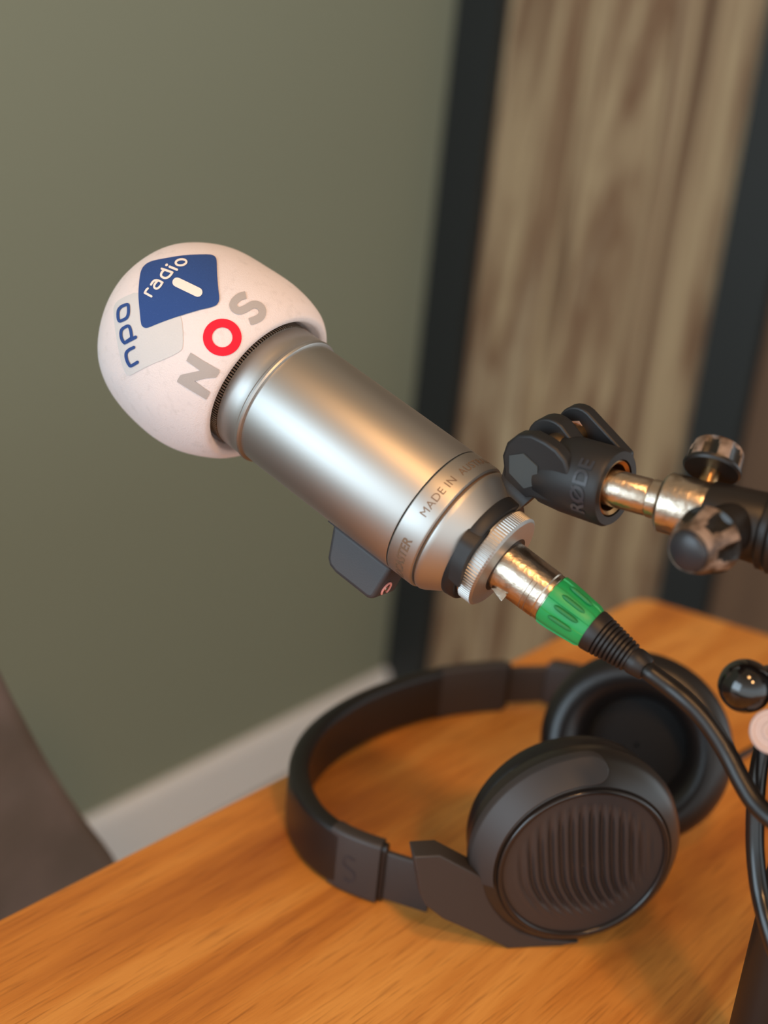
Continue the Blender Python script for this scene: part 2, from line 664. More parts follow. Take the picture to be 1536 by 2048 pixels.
V, Fc = L([(-20.8, 10), (-20.8, 24.6), (-20.4, 25.1), (-19.6, 25.1), (-18.4, 24.6), (-11.4, 20.2), (-9, 18.6), (-6, 17.4), (-6, 10)], 128)
obj('tail', V, Fc, M['satin'], mic, angle=28)
# black grille band with fine slots between collar and windscreen
V, Fc = [], []
segs = 150
for i in range(segs):
    t0, t1 = 2 * PI * i / segs, 2 * PI * (i + 0.55) / segs
    q = []
    for (s, r) in ((-117.2, 26.75), (-123, 26.75)):
        for t in (t0, t1):
            q.append(A + axis * s * mm + (mq * math.cos(t) + mp_ * math.sin(t)) * r * mm)
    for (s, r) in ((-117.2, 26.0), (-123, 26.0)):
        for t in (t0, t1):
            q.append(A + axis * s * mm + (mq * math.cos(t) + mp_ * math.sin(t)) * r * mm)
    o = len(V)
    V += q
    Fc += [(o, o + 1, o + 3, o + 2), (o, o + 4, o + 5, o + 1), (o + 2, o + 3, o + 7, o + 6), (o, o + 2, o + 6, o + 4), (o + 1, o + 5, o + 7, o + 3)]
obj('grille_wires', V, Fc, M['nickel'], mic, smooth=False)
V, Fc = L([(-117, 25.9), (-124, 25.9), (-150, 25.3), (-160, 22), (-166, 14), (-168, 0.2)], 64)
obj('grille', V, Fc, M['grille'], mic)


def wrap_text(s, size, phi0, s0, r, name, m, parent, spacing=1.0, bold=0.0):
    V, Fc = textmesh(s, size, spacing, bold)
    out = []
    for v in V:
        ph = phi0 + v.x / r
        out.append(A + axis * (s0 - v.y) + (mq * math.cos(ph) + mp_ * math.sin(ph)) * r)
    OPEN.add(name)
    o = obj(name, out, Fc, m, parent, smooth=False)
    return o


def phi_at(px, py, r=0.0259):
    d = ray(px, py).normalized()
    # intersect the ray with the infinite cylinder about the microphone axis
    w0 = CAMP - A
    dp = d - axis * d.dot(axis)
    wp = w0 - axis * w0.dot(axis)
    a_, b_, c_ = dp.dot(dp), 2 * dp.dot(wp), wp.dot(wp) - r * r
    disc = max(0.0, b_ * b_ - 4 * a_ * c_)
    t = (-b_ - math.sqrt(disc)) / (2 * a_)
    p = CAMP + d * t - A
    return math.atan2(p.dot(mp_), p.dot(mq)), p.dot(axis)


f0, s0 = phi_at(854, 1026)
f1, s1 = phi_at(886, 990)
f2, s2 = phi_at(913, 958)
print('text angles', f0, f1, f2, s0, s1, s2)
wrap_text('MADE IN  AUSTRALIA', 0.0043, f0 - 0.07, s0 + 0.0006, 0.02597, 'engraving', M['engrave'], mic, 1.06)
g0, t0 = phi_at(822, 1086)
wrap_text('BROADCASTER', 0.0050, g0 - 0.0338 / 0.02597, s0 + 0.0008, 0.02597, 'engraving', M['engrave'], mic, 1.0, 0.00012)

# indicator box under the body
bd = (mp_ * -0.93 + mq * -0.37).normalized()        # outwards through the box
bs = axis.cross(bd).normalized()
if bs.dot(mq) < 0:
    bs = -bs


def bpt(s, o_, k):               # axial mm, outward mm, side mm
    return A + axis * s * mm + bd * o_ * mm + bs * k * mm


boxprof = [(-62, 24.5), (-61, 27.5), (-57.5, 37.5), (-55.5, 39.5), (-52, 40.4), (-36.0, 40.4), (-34.0, 39.6), (-33.4, 38.0), (-33.2, 24.5)]
V, Fc = [], []
wd_ = 8.2
n_ = len(boxprof)
for k in (-wd_, wd_):
    V += [bpt(s, o_, k) for s, o_ in boxprof]
Fc = [tuple(range(n_)), tuple(range(n_, 2 * n_))] + [(i, (i + 1) % n_, n_ + (i + 1) % n_, n_ + i) for i in range(n_)]
bx = obj('indicator_box', V, Fc, M['box'], mic, angle=50)
bevel(bx, 0.0016, 4, 40)
V, Fc = [], []
basep = [(-63.5, -10.2), (-62, -11), (-34, -11), (-33.2, -10.4), (-33.2, 10.4), (-34, 11), (-62, 11), (-63.5, 10.2)]
for o_ in (22.0, 26.6):
    for s, k in basep:
        kk = k * (0.94 if o_ > 24 else 1)
        V.append(bpt(s, math.sqrt(max(0, 26.4 ** 2 - kk ** 2)) if o_ > 24 else o_, kk))
Fc = [tuple(range(8)), tuple(range(8, 16))] + [(i, (i + 1) % 8, 8 + (i + 1) % 8, 8 + i) for i in range(8)]
bb = obj('indicator_box_base', V, Fc, M['box'], mic, angle=50)
# pink round marking and a tiny screw on the end of the box
cenm = bpt(-33.15, 35.0, 2.6)
ring = []
for k in range(25):
    t = math.radians(40 + 280 * k / 24)
    ring.append(cenm + bd * (math.cos(t) * 2.6 * mm) + bs * (math.sin(t) * 2.6 * mm) + axis * 0.2 * mm)
V, Fc = tube(ring, 0.45 * mm, 10)
obj('round_marking', V, Fc, M['pink'], bx)
V, Fc = lathe([(0, 1.0 * mm), (0.5 * mm, 0.9 * mm)], cenm, (axis, bd, bs), 16, False, True)
obj('screw', V, Fc, M['nickel'], bx)

# knurled nut
seg = 96 * 4


def knurl(k, t, r):
    if r > 0.0178:
        return r - 0.00035 * (1 if (int(t / (2 * PI) * seg + 0.5) % 4) in (0, 1) else 0)
    return r


V, Fc = lathe([(s * mm, r * mm) for s, r in [(-6.4, 10), (-6.4, 17.6), (-6.0, 18.6), (-1.2, 18.6), (-0.6, 17.7), (-0.4, 17.5), (0.4, 11.6), (0.4, 10.8), (-5, 10.6), (-5, 2)]], A, MF, seg, rfun=knurl)
nut = obj('knurled_nut', V, Fc, M['satin'], mic, angle=25)

# ------------------------------------------------------------------ foam windscreen
eggprof = [(-122.5, 27.5), (-121.0, 27.7), (-118.6, 28.0), (-117.0, 28.7), (-115.5, 29.5), (-115.0, 30.7), (-115.2, 32.0), (-116.8, 33.6), (-120, 35.7), (-126, 37.9), (-133, 39.4), (-141, 40.0),
           (-149, 39.9), (-157, 39.1), (-164, 37.5), (-170, 35.1), (-175, 31.9), (-179.5, 27.5), (-183, 22.3), (-185.6, 16.0), (-187, 9.0), (-187.5, 3.0), (-187.6, 0.2)]
pr_ = smoothpath([(s, r, 0) for s, r in eggprof[1:]], 4)
V, Fc = lathe([(-150 * mm, 25.3 * mm), (-122.0 * mm, 25.3 * mm), (-122.6 * mm, 26.2 * mm)] + [(p.x * mm, max(0.05, p.y) * mm) for p in pr_], A, MF, 160)
# lightly uneven foam
ws = thing('foam_windscreen', 'white egg shaped foam windscreen with blue, red and grey flocked logos', 'microphone windscreen', A + axis * -0.118)
V2 = []
for v in V:
    rel = v - (A + axis * -0.148)
    nrm = noise.noise(v * 45) * 0.0006
    sv = -(v - A).dot(axis) * 1000
    q = max(0.0, min(1.0, (sv - 114) / 34))
    ph_ = math.atan2((v - A).dot(mp_), (v - A).dot(mq))
    g = max(0.0, math.cos((ph_ + 0.55) * 0.75)) if abs(ph_ + 0.55) < 2.09 else 0.0
    v = v - axis * (0.0020 * g * max(0.0, min(1.0, (138 - sv) / 18)))
    V2.append(v + rel.normalized() * nrm - mp_ * (0.0022 * q * q * (3 - 2 * q) if sv > 114 and (v - A - axis * (v - A).dot(axis)).length > 0.0262 or sv > 160 else 0.0))
foam = obj('foam_ball', V2, Fc, M['foam'], ws, angle=60)
egg_bvh = BVHTree.FromPolygons([tuple(v) for v in V2], [tuple(f) for f in Fc])


def on_egg(px, py, off):
    d = ray(px, py).normalized()
    hit = egg_bvh.ray_cast(CAMP, d)
    if hit[0] is None:
        return None
    nn = hit[1]
    if nn.dot(d) > 0:
        nn = -nn
    return hit[0] + nn * off


def poly_cells(outline, step):
    xs = [p[0] for p in outline]
    ys = [p[1] for p in outline]
    n = len(outline)

    def inside(x, y):
        c = False
        j = n - 1
        for i in range(n):
            xi, yi = outline[i]
            xj, yj = outline[j]
            if (yi > y) != (yj > y) and x < (xj - xi) * (y - yi) / (yj - yi) + xi:
                c = not c
            j = i
        return c
    bpts = []
    for i in range(n):
        a, b = Vector(outline[i]), Vector(outline[(i + 1) % n])
        k = max(1, int((b - a).length / step))
        for q in range(k):
            bpts.append(a + (b - a) * (q / k))
    nb = len(bpts)
    ip = []
    y = min(ys) + step * 0.5
    while y < max(ys):
        x = min(xs) + step * 0.5
        while x < max(xs):
            if inside(x, y) and min((Vector((x, y)) - b).length for b in bpts) > step * 0.45:
                ip.append(Vector((x, y)))
            x += step
        y += step
    res = delaunay_2d_cdt(bpts + ip, [], [list(range(nb))], 1, 1e-6)
    return res[0], res[2]


def decal(name, polys, m, off, parent, label=None):
    V, Fc = [], []
    for verts, faces in polys:
        o = len(V)
        pts3 = []
        for v in verts:
            p = on_egg(v[0], v[1], off)
            pts3.append(p)
        good = [p for p in pts3 if p is not None]
        if not good:
            continue
        pts3 = [p if p is not None else good[0] for p in pts3]
        V += pts3
        Fc += [tuple(i + o for i in f) for f in faces]
    OPEN.add(name)
    ob = obj(name, V, Fc, m, parent, angle=60)
    if label:
        ob['label'] = label
    return ob


def stroke(pts, w, closed=False, cap='round', sub=6):
    """polyline stroke as one simple outline mesh in the picture plane of its tracing"""
    pts = [Vector((p[0], p[1], 0)) for p in pts]
    path = smoothpath(pts, sub, closed) if len(pts) > 2 else [pts[0] + (pts[1] - pts[0]) * (k / 8) for k in range(9)]
    V, Fc = [], []
    n = len(path)
    for i, p in enumerate(path):
        if closed:
            t = path[(i + 1) % n] - path[i - 1]
        else:
            t = path[min(i + 1, n - 1)] - path[max(i - 1, 0)]
        t.normalize()
        s = Vector((-t.y, t.x, 0)) * (w / 2)
        for k in (-1, -0.33, 0.33, 1):
            V.append(p + s * k)
    m_ = n if closed else n - 1
    for i in range(m_):
        j = (i + 1) % n
        for k in range(3):
            Fc.append((i * 4 + k, i * 4 + k + 1, j * 4 + k + 1, j * 4 + k))
    if cap == 'round' and not closed:
        for end, sgn in ((0, -1), (n - 1, 1)):
            t = (path[1] - path[0]) if end == 0 else (path[-1] - path[-2])
            t.normalize()
            s = Vector((-t.y, t.x, 0))
            c = len(V)
            V.append(path[end].copy())
            ks = 8
            for k in range(ks + 1):
                a = PI * k / ks
                V.append(path[end] + s * (w / 2 * math.cos(a)) + t * (sgn * w / 2 * math.sin(a)))
            for k in range(ks):
                Fc.append((c, c + 1 + k, c + 2 + k))
    return V, Fc


def conv(mesh, sc, ox, oy):
    V, Fc = mesh
    return [(v[0] / sc + ox, v[1] / sc + oy) for v in V], Fc


def cv(pts, sc, ox, oy):
    return [(x / sc + ox, y / sc + oy) for x, y in pts]


def chaikin(p, n=2):
    for _ in range(n):
        q = []
        for i in range(len(p)):
            a, b = p[i], p[(i + 1) % len(p)]
            q.append((a[0] * .75 + b[0] * .25, a[1] * .75 + b[1] * .25))
            q.append((a[0] * .25 + b[0] * .75, a[1] * .25 + b[1] * .75))
        p = q
    return p


plaque = cv([(140, 470), (148, 440), (178, 408), (290, 360), (420, 420), (535, 505), (548, 560), (552, 690), (538, 716), (470, 752), (350, 800), (262, 848), (230, 862), (206, 838), (178, 740), (150, 590)], 2.954, 180, 460)
decal('grey_plaque', [poly_cells(chaikin(plaque, 1), 4.0)], M['foam_grey'], 0.00022, ws, 'pale grey flocked square')
blue = cv([(110, 370), (150, 290), (230, 225), (350, 185), (550, 148), (700, 122), (900, 97), (1100, 90), (1250, 88), (1330, 100), (1380, 140), (1395, 200), (1400, 400), (1420, 650), (1443, 830), (1430, 900), (1390, 950),
           (1300, 988), (1100, 1030), (850, 1105), (650, 1170), (400, 1260), (250, 1325), (190, 1337), (140, 1315), (110, 1260), (90, 1050), (70, 850), (68, 700), (80, 550), (95, 430)], 8.533, 270, 500)
decal('radio_badge', [poly_cells(chaikin(blue, 1), 4.0)], M['flock_blue'], 0.0004, ws, 'blue flocked badge')
S2 = (8.533, 270, 500)
rad = [stroke([(232, 672), (205, 700), (182, 742)], 36), stroke([(182, 745), (292, 806)], 38),
       stroke([(286, 608), (312, 566), (352, 536), (405, 537), (480, 572)], 36),
       stroke([(475, 575), (442, 632), (395, 672), (352, 668), (338, 628), (362, 582), (392, 548)], 36),
       stroke([(467, 340), (645, 402)], 38),
       stroke([(642, 405), (610, 452), (560, 490), (502, 494), (456, 458), (466, 405), (500, 366)], 38),
       stroke([(544, 277), (552, 273)], 42), stroke([(600, 306), (722, 356)], 40),
       stroke([(790 + 90 * math.cos(t) + 8 * math.sin(t), 232 + 50 * math.sin(t) - 12 * math.cos(t)) for t in [2 * PI * k / 14 for k in range(14)]], 36, True)]
decal('radio_lettering', [conv(s, *S2) for s in rad], M['flock_white'], 0.0006, ws, 'white word on the blue badge')
decal('numeral_one', [conv(stroke([(725, 567), (1077, 737)], 158), *S2)], M['flock_white'], 0.0006, ws, 'white slanted bar on the blue badge')
S1 = (11.375, 220, 580)
npo = [stroke([(425, 345), (440, 440), (432, 560), (390, 645), (300, 695), (238, 712), (208, 650), (202, 550), (215, 465), (265, 400), (345, 358)], 68, True),
       stroke([(435, 822), (480, 890), (500, 990), (505, 1085), (440, 1140), (350, 1195), (290, 1120), (268, 1000), (285, 910), (345, 858)], 68, True),
       stroke([(352, 1205), (600, 1075)], 74),
       stroke([(562, 1306), (450, 1362), (395, 1425), (385, 1500), (408, 1600), (455, 1695), (500, 1722), (642, 1640)], 70)]
decal('npo_lettering', [conv(s, *S1) for s in npo], M['flock_blue'], 0.0005, ws, 'blue letters on the grey plaque')
S3 = (6.982, 340, 570)
Np = cv([(290, 945), (470, 1060), (690, 1185), (690, 1215), (640, 1290), (500, 1300), (345, 1340), (560, 1495), (505, 1595), (330, 1490), (105, 1352), (105, 1330), (145, 1262), (170, 1250), (300, 1222), (425, 1195), (230, 1055)], *S3)
decal('letter_n', [poly_cells(Np, 3.5)], M['flock_grey'], 0.0003, ws, 'grey flocked letter N')
OV, OF = [], []
for i in range(64):
    t = 2 * PI * i / 64
    for k in range(4):
        f = k / 3
        rx, ry = 142 + (268 - 142) * f, 138 + (258 - 138) * f
        OV.append((730 + rx * math.cos(t), 733 + ry * math.sin(t)))
for i in range(64):
    j = (i + 1) % 64
    for k in range(3):
        OF.append((i * 4 + k, i * 4 + k + 1, j * 4 + k + 1, j * 4 + k))
decal('letter_o', [(cv(OV, *S3), OF)], M['flock_red'], 0.0003, ws, 'red flocked ring letter O')
decal('letter_s', [conv(stroke([(1058, 146), (975, 168), (898, 235), (882, 300), (925, 352), (985, 362), (1070, 325), (1150, 280), (1225, 285), (1282, 340), (1280, 420), (1225, 472), (1112, 516)], 104, cap='flat'), *S3)],
      M['flock_grey'], 0.0003, ws, 'grey flocked letter S')

# ------------------------------------------------------------------ microphone mount
mt = thing('microphone_mount', 'black swivel mount gripping the microphone tail and the metal spigot', 'microphone mount', P(1100, 930, 0.443))
V, Fc = L([(-7.0, 14), (-7.0, 20.0), (-7.4, 20.4), (-11.2, 20.9), (-11.8, 20.7), (-12.0, 19.6), (-12.0, 15)], 96)
obj('ring_plate', V, Fc, M['mount'], mt, angle=40)
wv = W(Vector((0.66, -0.346, 0.667)).normalized())       # pivot axle, from the near lug to the far lug
cd = W(Vector((0.755, 0.28, -0.59)).normalized())        # axis of the clamp, towards the spigot
cd = (cd - wv * cd.dot(wv)).normalized()
cu_ = cd.cross(wv)
if cu_.z < 0:
    cu_ = -cu_
CE = P(1232, 977, 0.425)                                 # centre of the clamp's open end
NL = P(1047, 941, 0.4335)                                # centre of the near lug


def near(px, py, off=0.0):
    return PL(px, py, NL, wv) + wv * off


arm_px = [(1003, 962), (1006, 940), (1003, 912), (1012, 886), (1034, 869), (1062, 870), (1090, 884), (1112, 900), (1130, 922), (1140, 955), (1138, 990), (1122, 1012), (1100, 1008), (1062, 997), (1030, 1012)]
V, Fc = prism([near(x, y) for x, y in arm_px], wv * 0.006)
arm = obj('fork_lug', V, Fc, M['mount'], mt, angle=50)
bevel(arm, 0.0012, 3, 40)


def ring_depth(px, py, r=0.0216):
    ph, s_ = phi_at(px, py, r)
    p = A + axis * s_ + (mq * math.cos(ph) + mp_ * math.sin(ph)) * r
    return (R.transposed() @ (p - CAMP)).z


def lug_depth(px, py):
    return (R.transposed() @ (near(px, py) - CAMP)).z


prs = [((896, 1156), (917, 1176), 0), ((902, 1124), (924, 1143), 0), ((911, 1099), (934, 1117), 0), ((922, 1077), (948, 1095), 0), ((940, 1054), (967, 1070), 0.06), ((961, 1032), (989, 1047), 0.24), ((982, 1004), (1012, 1034), 0.5), ((996, 975), (1036, 1020), 0.8), ((1004, 950), (1058, 1001), 1), ((1010, 925), (1085, 980), 1)]
lp_, rp_ = [], []
for (l_, r_, t_) in prs:
    dl = ring_depth(*l_, 0.0224) * (1 - t_) + (lug_depth(*l_)) * t_ if t_ < 0.3 else ring_depth(961, 1032, 0.0224) * (1 - t_) + lug_depth(*l_) * t_
    dr_ = (ring_depth(*r_, 0.0224) + 0.0006) * (1 - t_) + (lug_depth(*r_)) * t_ if t_ < 0.3 else ring_depth(989, 1047, 0.0224) * (1 - t_) + lug_depth(*r_) * t_
    lp_.append(P(l_[0], l_[1], dl))
    rp_.append(P(r_[0], r_[1], dr_))
lp_, rp_ = smoothpath(lp_, 4), smoothpath(rp_, 4)
V, Fc = [], []
for k, (a_, b_) in enumerate(zip(lp_, rp_)):
    f_ = min(1.0, 0.25 + k / 18)
    tk = wv * (0.0050 * f_) + (axis * 0.0 - toc) * (0.002 * (1 - f_))
    V += [a_, b_, b_ + tk, a_ + tk]
prs = lp_
for k in range(len(prs) - 1):
    for j_ in range(4):
        i_ = (j_ + 1) % 4
        Fc.append((k * 4 + j_, k * 4 + i_, (k + 1) * 4 + i_, (k + 1) * 4 + j_))
Fc += [(0, 1, 2, 3), tuple(4 * (len(prs) - 1) + q for q in range(4))]
arm = obj('fork_arm', V, Fc, M['mount'], mt, angle=50)
bevel(arm, 0.0006, 2, 60)
V, Fc = prism([near(x, y, 0.026) for x, y in [(1010, 1015), (1015, 950), (1030, 905), (1050, 880), (1080, 880), (1098, 905), (1100, 950), (1060, 990), (1052, 1010), (1062, 1040), (1048, 1052), (1010, 1060)]], wv * 0.004)
o = obj('fork_arm', V, Fc, M['mount'], mt, angle=50)
bevel(o, 0.001, 3, 40)
# hexagonal bolt head set into the near lug
hexpx = [(190, 435), (325, 415), (460, 540), (460, 715), (330, 750), (190, 600)]
V, Fc = prism([near(x / 4.8 + 980, y / 4.8 + 820, -0.0004) for x, y in hexpx], wv * 0.004)
hx = obj('hexagonal_bolt_head', V, Fc, M['bolt'], mt, smooth=False)
# clamp barrel with its bore
PV = NL + wv * 0.013
ln = (CE - PV).dot(cd)
BC = CE - cd * ln
print('clamp length', ln, (CE - PV).dot(cu_), (CE - PV).dot(wv))
CF = (cd, wv, cu_)
V, Fc = lathe([(s, r) for s, r in [(-0.002, 0.0001), (-0.002, 0.010), (0.004, 0.0128), (0.012, 0.0136), (ln - 0.0012, 0.0138), (ln, 0.0130), (ln, 0.0102), (ln - 0.012, 0.0100), (ln - 0.012, 0.0001)]], BC, CF, 96)
obj('clamp_barrel', V, Fc, M['mount'], mt, angle=35)
V, Fc = lathe([(ln - 0.011, 0.0099), (ln - 0.0006, 0.0099), (ln - 0.0003, 0.0095), (ln - 0.0012, 0.0084), (ln - 0.003, 0.0082), (ln - 0.011, 0.0082)], BC, CF, 64)
obj('threaded_insert', V, Fc, M['brass'], mt, angle=35)


# lugs of the clamp: rounded ears across the axle
def ear(cpt, wid, r, toward, thick, name='lug'):
    pts_ = []
    for k in range(17):
        a = math.radians(90 - 180 * k / 16) + PI
        pts_.append(cpt + cd * (r * math.cos(a)) + cu_ * (r * math.sin(a)))
    pts_ = [cpt + cd * (r * math.cos(math.radians(t))) + cu_ * (r * math.sin(math.radians(t))) for t in range(60, 271, 15)]
    pts_ += [cpt + cd * toward + cu_ * -r * 1.0, cpt + cd * toward + cu_ * -r * 0.55]
    V, Fc = prism(pts_, wv * thick)
    o = obj(name, V, Fc, M['mount'], mt, angle=50)
    bevel(o, 0.0008, 3, 40)
    return o


far_c = PL(1153, 858, NL + wv * 0.024, wv)
mid_c = PL(1098, 868, NL + wv * 0.012, wv)
ear(far_c, 0, 0.0082, 0.021, 0.005)
ear(mid_c + cu_ * -0.004, 0, 0.0095, 0.020, 0.007)
# pale hexagon painted for background light seen through the far lug's hole
hc = far_c - wv * 0.0003
V, Fc = prism([hc + cd * (0.0034 * math.cos(math.radians(60 * k + 15))) + cu_ * (0.0034 * math.sin(math.radians(60 * k + 15))) for k in range(6)], wv * 0.002)
o = obj('hex_hole_light', V, Fc, M['washer'], mt, smooth=False)
# pivot bolt between the lugs
V, Fc = lathe([(0.004, 0.0045), (0.027, 0.0045)], PL(1075, 912, NL, wv), (wv, cd, cu_), 32, True, True)
obj('pivot_bolt', V, Fc, M['brass'], mt)
# raised lettering around the barrel
TV, TF = textmesh('R\u00d8DE', 0.0075, 1.0, 0.0002)
tx = max(v.x for v in TV)
vc = (CAMP - (BC + cd * ln * 0.5)).normalized()
tph0 = math.atan2(vc.dot(cu_), vc.dot(wv))
out = []
for v in TV:
    ph = tph0 + 0.25 - (v.x - tx * 0.5) / 0.0138
    out.append(BC + cd * (ln - 0.0040 - v.y) + (wv * math.cos(ph) + cu_ * math.sin(ph)) * 0.01410)
OPEN.add('raised_lettering')
obj('raised_lettering', out, TF, M['letter'], mt, smooth=False)

# ------------------------------------------------------------------ stand: spigot, joint, knobs, pole, ball lever
sb = Vector((0.1545, 0.360, TZ))
std = thing('microphone_stand', 'black microphone stand with worn round knobs at the right edge', 'microphone stand', sb)


def LA(prof, o_, d_, seg=64, rf=None, c0=True, c1=True):
    fr = frame(d_, (0.3, 0.2, 1))
    return lathe([(s * mm, r * mm) for s, r in prof], o_, fr, seg, c0, c1, rf)


SD = W(Vector((0.840, 0.262, -0.47)).normalized())       # spigot runs towards the right and the camera
V, Fc = LA([(-9, 6.4), (11.5, 6.4), (12.2, 6.0), (12.8, 6.6), (20, 6.6)], CE, SD)
obj('spigot', V, Fc, M['nickel'], std, angle=30)
SO = CE + SD * 0.0166
V, Fc = LA([(0, 8.6), (0.8, 9.8), (1.6, 10.3), (14.5, 10.3), (15.4, 10.0), (15.4, 9.0)], SO, SD, 64)
obj('collar', V, Fc, M['nickel'], std, angle=25)
V, Fc = LA([(15.2, 9.6), (16, 11.0), (34, 11.8), (35, 11.4), (35.2, 10.6)], SO, SD, 64)
obj('joint_body', V, Fc, M['stand'], std, angle=30)
V, Fc = LA([(35.0, 12.4), (35.6, 13.0), (37.5, 13.0), (38, 12.6), (39, 13.6), (120, 14.2)], SO, SD, 64)
obj('boom_arm', V, Fc, M['stand'], std, angle=30)


def knob(c, d_, r, h, name, cap=True, rot=0.0, neck=True):
    fr = frame(d_, W((0.2, 1, 0.1)))
    seg = 6 * 24

    def lobe(k, t, rr):
        if False:
            return rr
        ph = (t + rot) * 6 % (2 * PI)
        dd = abs(ph - PI)
        cut = max(0.0, 1 - dd / 1.9)
        depth = (1 - (1 - cut) ** 2) * 0.15 * r * mm
        f = 1.0 if k in LK else 0.0
        return rr - depth * f
    prof = [(0, r * 0.5), (0, r * 0.88), (h * 0.05, r * 0.98), (h * 0.12, r * 1.0), (h * 0.16, r * 0.99), (h * 0.34, r * 0.94), (h * 0.58, r * 0.86), (h * 0.76, r * 0.75), (h * 0.87, r * 0.70), (h * 0.94, r * 0.67), (h, r * 0.63), (h * 0.98, r * 0.60)]
    if not cap:
        prof = [(0, r * 0.5), (0, r * 0.90), (h * 0.05, r * 0.98), (h * 0.12, r * 1.0), (h * 0.16, r * 1.0), (h * 0.34, r * 1.0), (h * 0.58, r * 0.99), (h * 0.80, r * 0.96), (h * 0.92, r * 0.88), (h * 0.98, r * 0.78), (h, r * 0.6), (h, r * 0.3)]
    LK = {4, 5, 6} if cap else {4, 5, 6, 7}
    V, Fc = lathe([(s * mm, q * mm) for s, q in prof], c, fr, seg, True, True, lobe)
    # flutes keep the black coat, the ridges are worn to metal
    fm = []
    for k in range(len(prof) - 1):
        for i in range(seg):
            t = 2 * PI * (i + 0.5) / seg
            ph = (t + rot) * 6 % (2 * PI)
            fl = abs(ph - PI) < (1.75 if k < 6 else 1.3)
            fm.append(1 if (fl and 3 <= k <= 6) or k < 3 else 0)
    fm += [1, 1]
    kb = obj(name, V, Fc, M['knobworn'], std, angle=40, extra=[M['knobblack']], fmat=fm)
    if cap:
        cp = [(h * 0.9, r * 0.60)]
        for k in range(9):
            a = PI / 2 * k / 8
            cp.append((h * 0.98 + math.sin(a) * r * 0.22, max(0.05, r * 0.60 * math.cos(a))))
        V, Fc = lathe([(s * mm, q * mm) for s, q in cp], c, fr, 64)
        o1 = obj('knob_cap', V, Fc, M['cap'], kb)
        a_, f1_, f2_ = fr
        cc = c + a_ * (h * 0.98 + r * 0.215) * mm + W((0.0010, -0.0000, 0))
        rg = [cc + (f1_ * math.cos(t) + f2_ * math.sin(t)) * 0.0007 for t in [2 * PI * k / 24 for k in range(25)]]
        V, Fc = tube(rg, 0.00018, 8, False)
        obj('moulded_dot', V, Fc, M['washer'], kb)
    return kb


KD = W(Vector((-0.68, 0.26, -0.68)).normalized())
KC = P(1422, 1077, 0.3895)
knob(KC, KD, 11.0, 14.0, 'clamp_knob', rot=0.35)
V, Fc = LA([(-14, 8), (-5, 8.5), (-1, 7.5), (0.5, 6)], KC, KD, 48)
obj('knob_boss', V, Fc, M['stand'], std, angle=30)
TD = W(Vector((0.36, -0.86, 0.36)).normalized())
TC = P(1424, 938, 0.414)
knob(TC, TD, 9.2, 9.0, 'tension_knob', cap=False, rot=0.1)
V, Fc = LA([(-1.0, 6.5), (-1.0, 9.0), (-0.2, 9.6), (0.6, 9.6)], TC, TD, 48)
obj('knob_flange', V, Fc, M['stand'], std, angle=30)
V, Fc = LA([(-9, 3.0), (-7, 3.0), (0, 3.0)], TC, TD, 32)
obj('screw', V, Fc, M['brass'], std)

# upright pole at the right edge, standing on the table, meeting the boom out of frame
PB = Vector((sb.x, sb.y, TZ))
V, Fc = lathe([(0, 0.026), (0.006, 0.026), (0.010, 0.022), (0.012, 0.016)], PB, frame(Z, (1, 0, 0)), 48, True, True)
obj('pole_foot', V, Fc, M['stand'], std, angle=30)
V, Fc = lathe([(0.008, 0.0125), (0.30, 0.0125)], PB, frame(Z, (1, 0, 0)), 48, True, True)
obj('pole', V, Fc, M['stand'], std, angle=30)
# the lever with its ball
BL = P(1491, 1372, 0.400)
V, Fc = [], []
rb = 0.00868
prof = [(-rb * math.cos(PI * k / 24), max(1e-5, rb * math.sin(PI * k / 24))) for k in range(25)]
V, Fc = lathe(prof, BL, frame((1, 0, 0), (0, 0, 1)), 48)
lb = obj('lever_ball', V, Fc, M['ball'], std)
LE = P(1640, 1360, 0.402)
V, Fc = tube([BL + (LE - BL) * (k / 6) for k in range(7)], lambda t: 0.0062 if t > 0.3 else 0.0056, 24)
obj('lever', V, Fc, M['ball'], std)
WC = P(1545, 1463, 0.392)
WD = (CAMP - WC).normalized() + W((-0.10, 0.0, 0))
V, Fc = LA([(-1.2, 6.0), (-1.2, 7.1), (0, 7.2), (0.7, 6.6), (0.6, 5.6), (0.3, 5.3), (0.3, 3.2), (0.8, 3.0), (0.8, 1.8), (0.5, 1.5)], WC, WD, 48)
obj('washer', V, Fc, M['washer'], std, angle=30)
V, Fc = LA([(-60, 3.5), (-1, 3.5)], WC, (WC - Vector((PB.x, PB.y, WC.z))).normalized() * 1.0, 24)
obj('washer_bolt', V, Fc, M['stand'], std)

# ------------------------------------------------------------------ microphone cable with its green plug
cb = thing('microphone_cable', 'black cable plugged into the microphone with a green ringed metal plug', 'cable', A + axis * 0.03)
V, Fc = L([(-4, 9.0), (-4, 9.55), (18.6, 9.2), (19.0, 8.9), (19.4, 8.9), (19.4, 8.6)], 72, cap0=True, cap1=True)
sh = obj('plug_shell', V, Fc, M['nickel'], cb, angle=30)
V, Fc = L([(19.2, 8.6), (19.4, 9.0), (20.6, 9.0), (20.8, 8.7), (21.2, 8.7)], 72, cap0=True, cap1=True)
obj('plug_rim', V, Fc, M['nickel'], cb, angle=30)
V, Fc = L([(-0.2, 9.6), (0.5, 10.4), (0.5, 9.4)], 72)
V2_, F2_ = L([(0.55, 9.5), (0.55, 10.9), (0.2, 11.0), (0.2, 9.5)], 72)
obj('rubber_seal', V2_, F2_, M['rubber'], cb)
